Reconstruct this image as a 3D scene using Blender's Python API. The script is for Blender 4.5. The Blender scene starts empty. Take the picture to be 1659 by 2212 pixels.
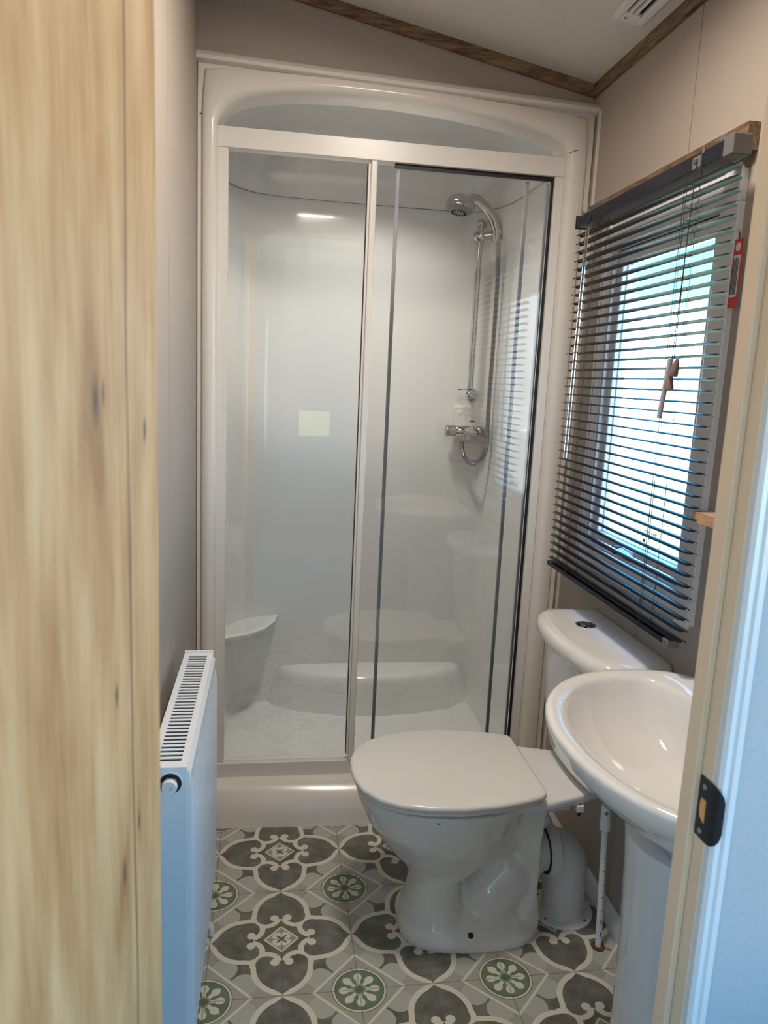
import bpy, bmesh, math, random
from mathutils import Vector, Matrix
random.seed(7)
scene = bpy.context.scene
C = scene.collection
PI = math.pi

# ------------------------------------------------------------------ camera
F_PX, YAW, PITCH, ROLL, EYE = 1606.2876, 0.15032, 0.17393, 0.04569, 1.3567
def cam_axes():
    fw = Vector((math.sin(YAW)*math.cos(PITCH), math.cos(YAW)*math.cos(PITCH), -math.sin(PITCH)))
    r = Vector((math.cos(YAW), -math.sin(YAW), 0)); u = r.cross(fw)
    c, s = math.cos(ROLL), math.sin(ROLL)
    return c*r + s*u, -s*r + c*u, fw
_r, _u, _f = cam_axes()
cd = bpy.data.cameras.new('camera'); cam = bpy.data.objects.new('camera', cd); C.objects.link(cam)
cd.sensor_fit = 'HORIZONTAL'; cd.sensor_width = 36.0; cd.lens = F_PX*36.0/1659.0
cd.clip_start = 0.02; cd.clip_end = 200
m = Matrix((_r, _u, -_f)).transposed().to_4x4(); m.translation = Vector((0, 0, EYE))
cam.matrix_world = m
scene.camera = cam
cd.dof.use_dof = True; cd.dof.focus_distance = 2.0; cd.dof.aperture_fstop = 12.0

# ------------------------------------------------------------------ sky, sun, exposure
scene.view_settings.view_transform = 'Standard'
scene.view_settings.look = 'None'
scene.view_settings.gamma = 1.0
scene.view_settings.use_curve_mapping = False
scene.view_settings.exposure = 0.38
SKY = 11.0
LAMP_W = 11.0
SHOWER_W = 3.5
w = bpy.data.worlds.new('world'); scene.world = w; w.use_nodes = True
nt = w.node_tree; nt.nodes.clear()
_o = nt.nodes.new('ShaderNodeOutputWorld'); _b = nt.nodes.new('ShaderNodeBackground')
_t = nt.nodes.new('ShaderNodeTexCoord'); _s = nt.nodes.new('ShaderNodeSeparateXYZ'); _c = nt.nodes.new('ShaderNodeValToRGB')
nt.links.new(_t.outputs['Generated'], _s.inputs[0]); nt.links.new(_s.outputs['Z'], _c.inputs[0])
el = _c.color_ramp.elements
el[0].position = 0.0; el[0].color = (1.0, 0.98, 0.95, 1)
el[1].position = 0.70; el[1].color = (0.05, 0.19, 0.45, 1)
e_ = el.new(0.055); e_.color = (0.85, 0.95, 1.0, 1)
e_ = el.new(0.115); e_.color = (0.06, 0.38, 0.60, 1)
e_ = el.new(0.20); e_.color = (0.03, 0.25, 0.48, 1)
nt.links.new(_c.outputs[0], _b.inputs[0]); _b.inputs[1].default_value = SKY
nt.links.new(_b.outputs[0], _o.inputs[0])
sl = bpy.data.lights.new('sun', 'SUN'); sl.energy = 22.0; sl.angle = 0.01; sl.color = (1.0, 0.93, 0.82)
so = bpy.data.objects.new('sun', sl); C.objects.link(so); so.rotation_euler = (math.radians(-42), 0, math.radians(12))
def portal(name, loc, rot, sx, sy):
    l = bpy.data.lights.new(name, 'AREA'); l.shape = 'RECTANGLE'; l.size = sx; l.size_y = sy
    l.cycles.is_portal = True
    o = bpy.data.objects.new(name, l); C.objects.link(o); o.location = loc; o.rotation_euler = rot
    return o

# ------------------------------------------------------------------ mesh helpers
class MB:
    def __init__(s): s.v = []; s.f = []
    def box(s, x0, x1, y0, y1, z0, z1):
        b = len(s.v)
        s.v += [(x, y, z) for z in (z0, z1) for y in (y0, y1) for x in (x0, x1)]
        for q in ((0,2,3,1),(4,5,7,6),(0,1,5,4),(2,6,7,3),(0,4,6,2),(1,3,7,5)): s.f.append([b+i for i in q])
        return s
    def loft(s, loops, cap0=True, cap1=True, closed=True):
        b = len(s.v); n = len(loops[0])
        for L in loops: s.v += [tuple(p) for p in L]
        for k in range(len(loops)-1):
            for i in range(n if closed else n-1):
                j = (i+1) % n
                s.f.append([b+k*n+i, b+k*n+j, b+(k+1)*n+j, b+(k+1)*n+i])
        if cap0: s.f.append([b+i for i in range(n)][::-1])
        if cap1: s.f.append([b+(len(loops)-1)*n+i for i in range(n)])
        return s
    def prism(s, poly, axis, a0, a1):
        def P(p, a):
            return {'x': (a, p[0], p[1]), 'y': (p[0], a, p[1]), 'z': (p[0], p[1], a)}[axis]
        return s.loft([[P(p, a0) for p in poly], [P(p, a1) for p in poly]])
    def tube(s, path, r, n=14, caps=True):
        P = [Vector(p) for p in path]; loops = []; up = None
        for i, p in enumerate(P):
            t = (P[min(i+1, len(P)-1)] - P[max(i-1, 0)]).normalized()
            if up is None:
                up = Vector((0,0,1)) if abs(t.z) < 0.9 else Vector((1,0,0))
            a = t.cross(up).normalized(); up = a.cross(t).normalized()
            rr = r[i] if isinstance(r, (list, tuple)) else r
            loops.append([p + rr*(math.cos(2*PI*k/n)*a + math.sin(2*PI*k/n)*up) for k in range(n)])
        return s.loft(loops, caps, caps)
    def lathe(s, prof, c, axis='z', n=32, caps=True):
        c = Vector(c); loops = []
        ax = {'x': Vector((1,0,0)), 'y': Vector((0,1,0)), 'z': Vector((0,0,1))}[axis] if isinstance(axis, str) else Vector(axis).normalized()
        a = ax.orthogonal().normalized(); b = ax.cross(a)
        for r, h in prof:
            loops.append([c + ax*h + r*(math.cos(2*PI*k/n)*a + math.sin(2*PI*k/n)*b) for k in range(n)])
        return s.loft(loops, caps, caps)
    def sphere(s, c, r, n=16, m=10):
        return s.lathe([(r*math.sin(PI*k/m)+1e-5, -r*math.cos(PI*k/m)) for k in range(m+1)], c, 'z', n)

ORIGIN = {}
def thing(name, label, cat, loc, group=None, kind=None):
    o = bpy.data.objects.new(name, None); C.objects.link(o); o.location = loc; o.empty_display_size = 0.05
    tag(o, label, cat, group, kind); ORIGIN[o.name] = Vector(loc)
    return o
def tag(o, label=None, cat=None, group=None, kind=None):
    if label: o['label'] = label
    if cat: o['category'] = cat
    if group: o['group'] = group
    if kind: o['kind'] = kind
    return o
def finish(me, smooth):
    bm = bmesh.new(); bm.from_mesh(me)
    bmesh.ops.recalc_face_normals(bm, faces=bm.faces); bm.to_mesh(me); bm.free()
    if smooth is not None:
        me.polygons.foreach_set('use_smooth', [True]*len(me.polygons))
        me.set_sharp_from_angle(angle=math.radians(smooth))
def mk(name, mb, mat, parent=None, smooth=None, bevel=0, seg=2, label=None):
    me = bpy.data.meshes.new(name)
    off = ORIGIN.get(parent.name, Vector((0,0,0))) if parent else Vector((0,0,0))
    me.from_pydata([tuple(Vector(v)-off) for v in mb.v], [], mb.f); me.update()
    finish(me, smooth)
    o = bpy.data.objects.new(name, me); C.objects.link(o)
    if mat: me.materials.append(mat)
    if parent: o.parent = parent; ORIGIN[o.name] = off
    if bevel:
        b = o.modifiers.new('bevel', 'BEVEL'); b.width = bevel; b.segments = seg; b.limit_method = 'ANGLE'; b.angle_limit = math.radians(35)
        if smooth is None:
            me.polygons.foreach_set('use_smooth', [True]*len(me.polygons))
            b.harden_normals = True
    if label: o['label'] = label
    return o
def dup(o, name, parent, dloc):
    c = o.copy(); C.objects.link(c); c.name = name; c.parent = parent
    c.location = Vector(o.location) + Vector(dloc); return c
def struct(o, label, cat):
    return tag(o, label, cat, kind='structure')

# ------------------------------------------------------------------ node helpers
def new_mat(name):
    mt = bpy.data.materials.new(name); mt.use_nodes = True
    nt = mt.node_tree; nt.nodes.clear()
    out = nt.nodes.new('ShaderNodeOutputMaterial'); b = nt.nodes.new('ShaderNodeBsdfPrincipled')
    nt.links.new(b.outputs[0], out.inputs[0])
    return mt, nt, b, out
class E:
    """tiny expression -> Math node compiler"""
    nt = None
    def __init__(s, v): s.v = v
    @staticmethod
    def m(op, *a, clamp=False):
        n = E.nt.nodes.new('ShaderNodeMath'); n.operation = op; n.use_clamp = clamp
        for i, x in enumerate(a):
            x = x.v if isinstance(x, E) else x
            if isinstance(x, (int, float)): n.inputs[i].default_value = x
            else: E.nt.links.new(x, n.inputs[i])
        return E(n.outputs[0])
    def __add__(s, o): return E.m('ADD', s, o)
    __radd__ = __add__
    def __sub__(s, o): return E.m('SUBTRACT', s, o)
    def __rsub__(s, o): return E.m('SUBTRACT', o, s)
    def __mul__(s, o): return E.m('MULTIPLY', s, o)
    __rmul__ = __mul__
    def __truediv__(s, o): return E.m('DIVIDE', s, o)
    def lt(s, o): return E.m('LESS_THAN', s, o)
    def gt(s, o): return E.m('GREATER_THAN', s, o)
    def abs(s): return E.m('ABSOLUTE', s)
    def sqrt(s): return E.m('SQRT', s)
    def mn(s, o): return E.m('MINIMUM', s, o)
    def mx(s, o): return E.m('MAXIMUM', s, o)
    def inv(s): return E.m('SUBTRACT', 1.0, s)
def dist(u, v, a, b): return ((u-a)*(u-a) + (v-b)*(v-b)).sqrt()
def mixc(nt, fac, a, b, blend='MIX'):
    n = nt.nodes.new('ShaderNodeMix'); n.data_type = 'RGBA'; n.blend_type = blend
    def put(sock, x):
        x = x.v if isinstance(x, E) else x
        if isinstance(x, (int, float)): sock.default_value = x
        elif isinstance(x, tuple): sock.default_value = (*x[:3], 1)
        else: nt.links.new(x, sock)
    put(n.inputs[0], fac); put(n.inputs[6], a); put(n.inputs[7], b)
    return n.outputs[2]
def noise(nt, scale, detail=3, rough=0.5, vec=None, map_scale=None, coord='Object'):
    n = nt.nodes.new('ShaderNodeTexNoise'); n.inputs['Scale'].default_value = scale
    n.inputs['Detail'].default_value = detail; n.inputs['Roughness'].default_value = rough
    t = nt.nodes.new('ShaderNodeTexCoord'); mp = nt.nodes.new('ShaderNodeMapping')
    if map_scale: mp.inputs['Scale'].default_value = map_scale
    nt.links.new(t.outputs[coord], mp.inputs[0]); nt.links.new(mp.outputs[0], n.inputs['Vector'])
    return n.outputs['Fac']
def ramp(nt, fac, stops):
    r = nt.nodes.new('ShaderNodeValToRGB'); nt.links.new(fac, r.inputs[0]); el = r.color_ramp.elements
    el[0].position = stops[0][0]; el[0].color = (*stops[0][1], 1)
    el[1].position = stops[-1][0]; el[1].color = (*stops[-1][1], 1)
    for p, c in stops[1:-1]:
        e = el.new(p); e.color = (*c, 1)
    return r.outputs[0]
def bump(nt, b, h, strength, distance=0.001):
    n = nt.nodes.new('ShaderNodeBump'); n.inputs['Strength'].default_value = strength; n.inputs['Distance'].default_value = distance
    nt.links.new(h, n.inputs['Height']); nt.links.new(n.outputs[0], b.inputs['Normal'])
def plain(name, col, rough=0.4, metal=0.0, spec=0.5, coat=0.0, var=0.0, vscale=30, bumps=None):
    mt, nt, b, out = new_mat(name)
    if var:
        nz = noise(nt, vscale, 4)
        c = ramp(nt, nz, [(0.3, tuple(x*(1-var) for x in col)), (0.7, tuple(min(1, x*(1+var)) for x in col))])
        nt.links.new(c, b.inputs['Base Color'])
    else: b.inputs['Base Color'].default_value = (*col, 1)
    b.inputs['Roughness'].default_value = rough; b.inputs['Metallic'].default_value = metal
    b.inputs['Specular IOR Level'].default_value = spec; b.inputs['Coat Weight'].default_value = coat
    b.inputs['Coat Roughness'].default_value = 0.03
    if bumps: bump(nt, b, noise(nt, bumps[0], 2), bumps[1], bumps[2])
    return mt
def glass_thin(name, tint, refl=1.0, fres=1.5):
    mt, nt, b, out = new_mat(name); nt.nodes.remove(b)
    tr = nt.nodes.new('ShaderNodeBsdfTransparent'); tr.inputs[0].default_value = (*tint, 1)
    gl = nt.nodes.new('ShaderNodeBsdfGlossy'); gl.inputs['Roughness'].default_value = 0.0; gl.inputs[0].default_value = (refl, refl, refl, 1)
    fr = nt.nodes.new('ShaderNodeFresnel'); fr.inputs[0].default_value = fres
    mx = nt.nodes.new('ShaderNodeMixShader')
    nt.links.new(fr.outputs[0], mx.inputs[0]); nt.links.new(tr.outputs[0], mx.inputs[1]); nt.links.new(gl.outputs[0], mx.inputs[2])
    nt.links.new(mx.outputs[0], out.inputs[0])
    return mt

# ------------------------------------------------------------------ materials
M = {}
def wall_paper(name, col):
    mt, nt, b, out = new_mat(name)
    n1 = noise(nt, 1, 3, 0.6, map_scale=(900, 900, 160)); n2 = noise(nt, 1, 3, 0.6, map_scale=(160, 160, 900))
    E.nt = nt; h = (E(n1)+E(n2))*0.5
    c = ramp(nt, h.v, [(0.35, tuple(x*0.90 for x in col)), (0.65, tuple(min(1, x*1.07) for x in col))])
    nt.links.new(c, b.inputs['Base Color']); b.inputs['Roughness'].default_value = 0.55
    b.inputs['Specular IOR Level'].default_value = 0.3
    bump(nt, b, h.v, 0.25, 0.0006)
    return mt
M['wall'] = wall_paper('linen_wall_panel', (0.42, 0.36, 0.308))
M['wallback'] = plain('panel_joint', (0.09, 0.068, 0.05), 0.8)
M['hallwall'] = wall_paper('hall_wall_paper', (0.42, 0.42, 0.43))
M['ceiling'] = plain('ceiling_board', (0.74, 0.70, 0.64), 0.6, var=0.03, vscale=60, bumps=(500, 0.15, 0.0005))
M['acrylic'] = plain('shower_acrylic', (0.77, 0.72, 0.66), 0.20, spec=0.5, coat=0.1, var=0.01, vscale=4)
M['acrylic_in'] = plain('shower_liner_acrylic', (0.80, 0.79, 0.765), 0.10, spec=0.5, coat=0.4)
M['alu'] = plain('white_powder_frame', (0.78, 0.74, 0.69), 0.30)
M['ceramic'] = plain('white_ceramic', (0.80, 0.785, 0.775), 0.06, coat=0.5)
M['seat'] = plain('seat_plastic', (0.78, 0.77, 0.735), 0.22)
M['upvc'] = plain('white_upvc', (0.80, 0.79, 0.80), 0.25)
M['pipe'] = plain('white_pipe_plastic', (0.74, 0.72, 0.71), 0.3)
M['jamb'] = plain('cream_jamb', (0.74, 0.57, 0.41), 0.40)
M['casing'] = plain('white_casing', (0.62, 0.62, 0.63), 0.3)
M['rad'] = plain('radiator_enamel', (0.80, 0.82, 0.86), 0.25)
M['dark'] = plain('recess_shade', (0.02, 0.02, 0.025), 0.8)  # near-black colour standing in for shade inside recesses
M['black'] = plain('black_rubber', (0.008, 0.008, 0.009), 0.5)
M['blkmetal'] = plain('black_metal', (0.012, 0.012, 0.014), 0.35)
M['chrome'] = plain('chrome', (0.60, 0.60, 0.61), 0.06, metal=1.0)
M['satin'] = plain('satin_chrome', (0.46, 0.45, 0.45), 0.25, metal=1.0)
M['grey'] = plain('grey_plastic', (0.25, 0.25, 0.26), 0.4)
M['endcap'] = plain('smoky_end_cap', (0.13, 0.125, 0.12), 0.2)
M['slat'] = plain('charcoal_slat', (0.014, 0.016, 0.024), 0.26, spec=0.18)
M['cord'] = plain('black_cord', (0.015, 0.015, 0.02), 0.7)
M['tassel'] = plain('tassel_wood', (0.22, 0.15, 0.14), 0.5)
M['seal'] = plain('grey_vinyl_seal', (0.42, 0.42, 0.46), 0.25)
M['red'] = plain('red_card', (0.75, 0.04, 0.04), 0.5)
M['white'] = plain('white_card', (0.85, 0.84, 0.84), 0.5)
M['print'] = plain('dark_print', (0.08, 0.08, 0.08), 0.6)
M['green_print'] = plain('green_print', (0.30, 0.33, 0.05), 0.6)
M['blue'] = plain('blue_film', (0.03, 0.10, 0.55), 0.4)
M['rust'] = plain('rusty_brown', (0.10, 0.045, 0.02), 0.8, var=0.5, vscale=200)
M['grass'] = plain('grass', (0.165, 0.152, 0.040), 0.9, var=0.2, vscale=3)
M['brightener'] = plain('pale_brightener', (0.72, 0.71, 0.69), 0.9, var=0.15, vscale=1.5)  # pale colour of the ground pieces added to brighten what lies outside
M['carpet'] = plain('hall_floor', (0.30, 0.29, 0.28), 0.8, var=0.1, vscale=40)
M['screw'] = plain('screw_steel', (0.5, 0.5, 0.5), 0.3, metal=1.0)
M['rawwood'] = plain('raw_wood', (0.70, 0.36, 0.13), 0.7, var=0.2, vscale=80)
M['glass'] = glass_thin('shower_glass', (0.985, 0.992, 0.988), 1.0, 1.62)
M['clear'] = glass_thin('clear_plastic', (0.85, 0.87, 0.9), 1.0, 1.8)
# frosted window pane: fine ripples, lets light through and scatters part of it
mt, nt, b, out = new_mat('frosted_pane'); nt.nodes.remove(b)
tr = nt.nodes.new('ShaderNodeBsdfTransparent'); tr.inputs[0].default_value = (0.92, 0.95, 0.96, 1)
tl = nt.nodes.new('ShaderNodeBsdfTranslucent'); tl.inputs[0].default_value = (0.9, 0.92, 0.95, 1)
gl = nt.nodes.new('ShaderNodeBsdfGlossy'); gl.inputs['Roughness'].default_value = 0.15
m1 = nt.nodes.new('ShaderNodeMixShader'); m2 = nt.nodes.new('ShaderNodeMixShader'); m2.inputs[0].default_value = 0.05
nz = noise(nt, 260, 2); nt.links.new(ramp(nt, nz, [(0.35, (0.03,)*3), (0.65, (0.09,)*3)]), m1.inputs[0])
bp = nt.nodes.new('ShaderNodeBump'); bp.inputs['Strength'].default_value = 0.6; bp.inputs['Distance'].default_value = 0.001
nt.links.new(nz, bp.inputs['Height'])
for s_ in (tl, gl): nt.links.new(bp.outputs[0], s_.inputs['Normal'])
nt.links.new(tr.outputs[0], m1.inputs[1]); nt.links.new(tl.outputs[0], m1.inputs[2])
nt.links.new(m1.outputs[0], m2.inputs[1]); nt.links.new(gl.outputs[0], m2.inputs[2]); nt.links.new(m2.outputs[0], out.inputs[0])
M['frost'] = mt
# dark rustic trim
def wood_trim(name, axis_scale, cols):
    mt, nt, b, out = new_mat(name)
    n = noise(nt, 1, 5, 0.65, map_scale=axis_scale); n2 = noise(nt, 1, 2, 0.5, map_scale=tuple(x*0.35 for x in axis_scale))
    E.nt = nt; h = E(n)*0.65 + E(n2)*0.35
    nt.links.new(ramp(nt, h.v, [(0.36, cols[0]), (0.5, cols[1]), (0.64, cols[2])]), b.inputs['Base Color'])
    b.inputs['Roughness'].default_value = 0.5; bump(nt, b, n, 0.2, 0.0006)
    return mt
BR = [(0.06, 0.034, 0.017), (0.20, 0.125, 0.064), (0.33, 0.22, 0.125)]
M['trimx'] = wood_trim('rustic_trim', (22, 160, 160), BR)
M['trimy'] = wood_trim('rustic_trim_side', (160, 22, 160), BR)
M['batten'] = wood_trim('rustic_batten', (160, 20, 160), [(0.06, 0.032, 0.015), (0.17, 0.105, 0.055), (0.28, 0.185, 0.10)])
M['shelfwood'] = wood_trim('shelf_oak', (120, 15, 120), [(0.34, 0.18, 0.09), (0.50, 0.30, 0.17), (0.60, 0.40, 0.24)])

# oak door face: long vertical grain, a dark split line and a few knots
def oak_door():
    mt, nt, b, out = new_mat('oak_door_laminate'); E.nt = nt
    t = nt.nodes.new('ShaderNodeTexCoord'); sp = nt.nodes.new('ShaderNodeSeparateXYZ'); nt.links.new(t.outputs['Object'], sp.inputs[0])
    Y, Z = E(sp.outputs['Y']), E(sp.outputs['Z'])
    wob = E(noise(nt, 1, 3, 0.5, map_scale=(2, 2, 1.7)))
    fine = E(noise(nt, 1, 6, 0.7, map_scale=(300, 300, 9)))
    mid = E(noise(nt, 1, 4, 0.6, map_scale=(60, 60, 6)))
    big = E(noise(nt, 1, 3, 0.55, map_scale=(20, 20, 4.0)))
    # knots pull the grain around them
    knots = ((-0.125, 1.335, .006, .018), (-0.112, 1.34, .003, .010), (-0.032, 1.31, .004, .011), (-0.098, 1.115, .003, .010), (-0.088, .96, .003, .012), (-.055, .985, .0025, .01))
    kn = None; halo = None
    for (ky, kz, ry, rz) in knots:
        d = (((Y-ky)/ry)*((Y-ky)/ry) + ((Z-kz)/rz)*((Z-kz)/rz)).sqrt()
        k = E.m('SUBTRACT', 1.25, d, clamp=True); hh = E.m('SUBTRACT', 1.0, d*0.22, clamp=True)
        kn = k if kn is None else kn.mx(k); halo = hh if halo is None else halo.mx(hh)
    g = fine*0.20 + mid*0.25 + big*0.55
    g = g - halo*0.10
    col = ramp(nt, g.v, [(0.37, (0.36, 0.175, 0.066)), (0.46, (0.49, 0.27, 0.118)), (0.54, (0.58, 0.345, 0.165)), (0.64, (0.66, 0.425, 0.23))])
    line = (Y + 0.066 + (wob-0.5)*0.034 + (Z-1.3)*(-0.004)).abs()
    lw = E(noise(nt, 1, 3, 0.6, map_scale=(4, 4, 5)))
    lf = E.m('SUBTRACT', 1.0, line/(lw*0.0062), clamp=True)
    col = mixc(nt, lf*0.95, col, (0.15, 0.085, 0.06))
    col = mixc(nt, E.m('MULTIPLY', kn, 0.9, clamp=True), col, (0.10, 0.055, 0.035))
    nt.links.new(col, b.inputs['Base Color']); b.inputs['Roughness'].default_value = 0.45; b.inputs['Specular IOR Level'].default_value = 0.35
    bump(nt, b, fine.v, 0.12, 0.0005)
    return mt
M['oak'] = oak_door()

# printed vinyl floor: quatrefoil of scrolled hearts and green daisies, period 2*GS
GS, GX, GY, GA = 0.1719, -0.1314 + 0.1719, 1.9688 - 2*0.1719, 0.0078
def vinyl():
    mt, nt, b, out = new_mat('patterned_vinyl'); E.nt = nt
    t = nt.nodes.new('ShaderNodeTexCoord'); mp = nt.nodes.new('ShaderNodeMapping'); mp.vector_type = 'TEXTURE'
    mp.inputs['Location'].default_value = (GX, GY, 0); mp.inputs['Rotation'].default_value = (0, 0, GA); mp.inputs['Scale'].default_value = (GS, GS, 1)
    nt.links.new(t.outputs['Object'], mp.inputs[0])
    sp = nt.nodes.new('ShaderNodeSeparateXYZ'); nt.links.new(mp.outputs[0], sp.inputs[0])
    X, Y = E(sp.outputs[0]), E(sp.outputs[1])
    ax = E.m('PINGPONG', X, 1.0); ay = E.m('PINGPONG', Y, 1.0)     # 0 at quatrefoil centre, 1 at daisy
    u, v = ax.mx(ay), ax.mn(ay)
    right = u.gt(0.5)
    dA = dist(u, v, 0.52, -0.06); dB = dist(u, v, 0.45, 0.215)
    outer = right*dA.lt(0.484) + right.inv()*dB.lt(0.222)
    innr = right*dA.lt(0.408) + right.inv()*dB.lt(0.144)
    # open the lobe towards the heart, so that the band curls into a scroll
    openq = u.gt(0.40)*v.lt(0.19)*right.inv()
    innr = innr.mx(openq).mx(u.gt(0.84)*(v/1.25 + u).lt(0.975)); 
    inheart = outer.mx(openq*dA.lt(0.484))
    blob = dist(u, v, 0.425, 0.095).lt(0.062)
    band = (inheart*innr.inv()).mx(blob)
    d1 = u + v
    s, tt = 1.0 - u, 1.0 - v
    dF = (s*s + tt*tt).sqrt(); l1 = s + tt
    centre = d1.lt(0.47)
    nzbig = noise(nt, 22, 5, 0.6); nzf = noise(nt, 420, 3, 0.6); nzm = noise(nt, 7, 3)
    GD = ramp(nt, nzbig, [(0.30, (0.10, 0.102, 0.086)), (0.5, (0.155, 0.157, 0.136)), (0.70, (0.225, 0.222, 0.195))])
    LG = ramp(nt, nzm, [(0.35, (0.33, 0.345, 0.30)), (0.65, (0.40, 0.395, 0.365))])
    CREAM = (0.70, 0.67, 0.585)
    col = LG
    # lighter scallops and dark concave squares between the hearts
    lobe = dist(u, v, 0.77, 0.50).lt(0.175)
    col = mixc(nt, lobe*l1.gt(0.55), col, (0.44, 0.455, 0.42))
    sq = ((u-0.53).abs().mx((v-0.53).abs())).lt(0.15)*lobe.inv()
    col = mixc(nt, sq, col, GD)
    # big diamond around the daisy
    col = mixc(nt, l1.lt(0.60), col, ramp(nt, nzm, [(0.35, (0.37, 0.37, 0.325)), (0.65, (0.43, 0.42, 0.385))]))
    col = mixc(nt, l1.lt(0.625)*l1.gt(0.575), col, CREAM)
    # daisy disc
    col = mixc(nt, dF.lt(0.365), col, (0.16, 0.17, 0.14))
    col = mixc(nt, dF.lt(0.353), col, CREAM)
    col = mixc(nt, dF.lt(0.328), col, (0.12, 0.13, 0.11))
    GREEN = ramp(nt, nzbig, [(0.3, (0.115, 0.175, 0.11)), (0.7, (0.185, 0.26, 0.17))])
    col = mixc(nt, dF.lt(0.316), col, GREEN)
    ang = E.m('ARCTAN2', tt, s)
    fold = E.m('PINGPONG', ang + PI/8 - PI/8, PI/8)
    pr = dF*E.m('COSINE', fold); pq = dF*E.m('SINE', fold)
    pet = ((((pr-0.205)/0.065)*((pr-0.205)/0.065) + (pq/0.055)*(pq/0.055)).lt(1.0)).mx(pq.lt(0.023+ (pr-0.07)*0.05)*pr.gt(0.07)*pr.lt(0.2)).mx((pq + (pr-0.25).abs()*0.9).lt(0.030)*pr.gt(0.24))
    col = mixc(nt, pet, col, CREAM)
    col = mixc(nt, dF.lt(0.085), col, (0.30, 0.33, 0.28))
    col = mixc(nt, dF.lt(0.06), col, (0.12, 0.19, 0.12))
    # hearts and scrolls
    col = mixc(nt, inheart.mx(centre), col, GD)
    col = mixc(nt, band, col, CREAM)
    # small diamond with four petals
    col = mixc(nt, d1.lt(0.255), col, CREAM)
    col = mixc(nt, d1.lt(0.215), col, (0.27, 0.28, 0.25))
    col = mixc(nt, d1.lt(0.20), col, (0.36, 0.36, 0.33))
    sm = dist(u, v, 0.075, 0.05).lt(0.055)
    col = mixc(nt, sm, col, CREAM)
    col = mixc(nt, (u-v).abs().lt(0.018)*u.lt(0.07), col, (0.10, 0.10, 0.09))
    # printed joint lines
    ln = (ax.mn(ay).mn((1.0-ax).mn(1.0-ay))).lt(0.008)
    lnoise = E(noise(nt, 60, 2))
    col = mixc(nt, ln*(lnoise*0.7+0.15), col, (0.10, 0.105, 0.09))
    col = mixc(nt, 0.35, col, ramp(nt, nzf, [(0.3, (0.32, 0.32, 0.32)), (0.7, (0.68, 0.68, 0.68))]), 'OVERLAY')
    col = mixc(nt, 1.0, col, (0.97, 0.96, 0.93), 'MULTIPLY')
    nt.links.new(col, b.inputs['Base Color']); b.inputs['Roughness'].default_value = 0.42; b.inputs['Specular IOR Level'].default_value = 0.35
    bump(nt, b, nzf, 0.08, 0.0004)
    return mt
M['vinyl'] = vinyl()

# ------------------------------------------------------------------ room dimensions
XL, XR = -0.220, 0.887
YF0, YF1 = 0.640, 0.677         # partition with the doorway
YB = 2.195                      # wall above the shower
CS = 0.188                      # ceiling slope
def cz(x): return 2.212 + CS*(XR - x)
SEAM = 1.637
WY0, WY1, WZ0, WZ1 = 1.445, 1.975, 0.915, 1.755   # hole in the right wall

# floor
fl = mk('floor', MB().box(XL-0.02, XR+0.02, 0.60, 2.25, -0.03, 0.0), M['vinyl'])
struct(fl, 'patterned grey and green vinyl floor with scrolled hearts and daisies', 'floor')

# right wall: core with window hole, two lining panels
def holed(x0, x1, y0, y1, z1):
    b = MB()
    b.box(x0, x1, y0, y1, 0, WZ0); b.box(x0, x1, y0, y1, WZ1, z1)
    if y0 < WY0: b.box(x0, x1, y0, min(WY0, y1), WZ0, WZ1)
    if y1 > WY1: b.box(x0, x1, max(WY1, y0), y1, WZ0, WZ1)
    return b
wr = thing('wall_right', 'beige linen-textured wall with the window and blind', 'wall', (XR, 1.4, 0), kind='structure')
mk('wall_core', holed(XR+0.006, XR+0.05, YF1, 2.25, 2.40), M['wallback'], wr)
mk('panel', holed(XR, XR+0.006, YF1, SEAM-0.0016, 2.30), M['wall'], wr)
mk('panel', holed(XR, XR+0.006, SEAM+0.0016, 2.25, 2.30), M['wall'], wr)
# left wall
wl = thing('wall_left', 'beige linen-textured panelled wall behind the radiator', 'wall', (XL, 1.4, 0), kind='structure')
mk('wall_core', MB().box(XL-0.05, XL-0.006, YF0, 2.25, 0, 2.5), M['wallback'], wl)
mk('panel', MB().box(XL-0.006, XL, YF0, SEAM-0.012, 0, 2.5), M['wall'], wl)
mk('panel', MB().box(XL-0.006, XL, SEAM-0.0095, 2.25, 0, 2.5), M['wall'], wl)
# wall above the shower
wb = mk('wall_back', MB().prism([(XL-0.02, 2.13), (XR+0.02, 2.13), (XR+0.02, cz(XR)+0.05), (XL-0.02, cz(XL)+0.05)], 'y', YB, YB+0.03), M['wall'])
struct(wb, 'beige wall strip above the shower under the sloping ceiling', 'wall')
# outer shell behind the shower
sh = mk('wall_outer', MB().box(XL-0.08, XR+0.06, 3.02, 3.06, -0.1, 2.6).box(XL-0.08, XL-0.04, 2.2, 3.06, -0.1, 2.6).box(XR+0.02, XR+0.06, 2.25, 3.06, -0.1, 2.6).box(XL-0.08, XR+0.06, 2.2, 3.06, 2.42, 2.6), M['wallback'])
struct(sh, 'outer wall of the cabin behind the shower', 'wall')
# ceiling (slopes up to the left)
ce = mk('ceiling', MB().prism([(XL-0.02, cz(XL)), (XR+0.05, cz(XR+0.05)), (XR+0.05, cz(XR)+0.06), (XL-0.02, cz(XL)+0.06)], 'y', YF0, 2.26), M['ceiling'])
struct(ce, 'white sloping ceiling', 'ceiling')
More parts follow.
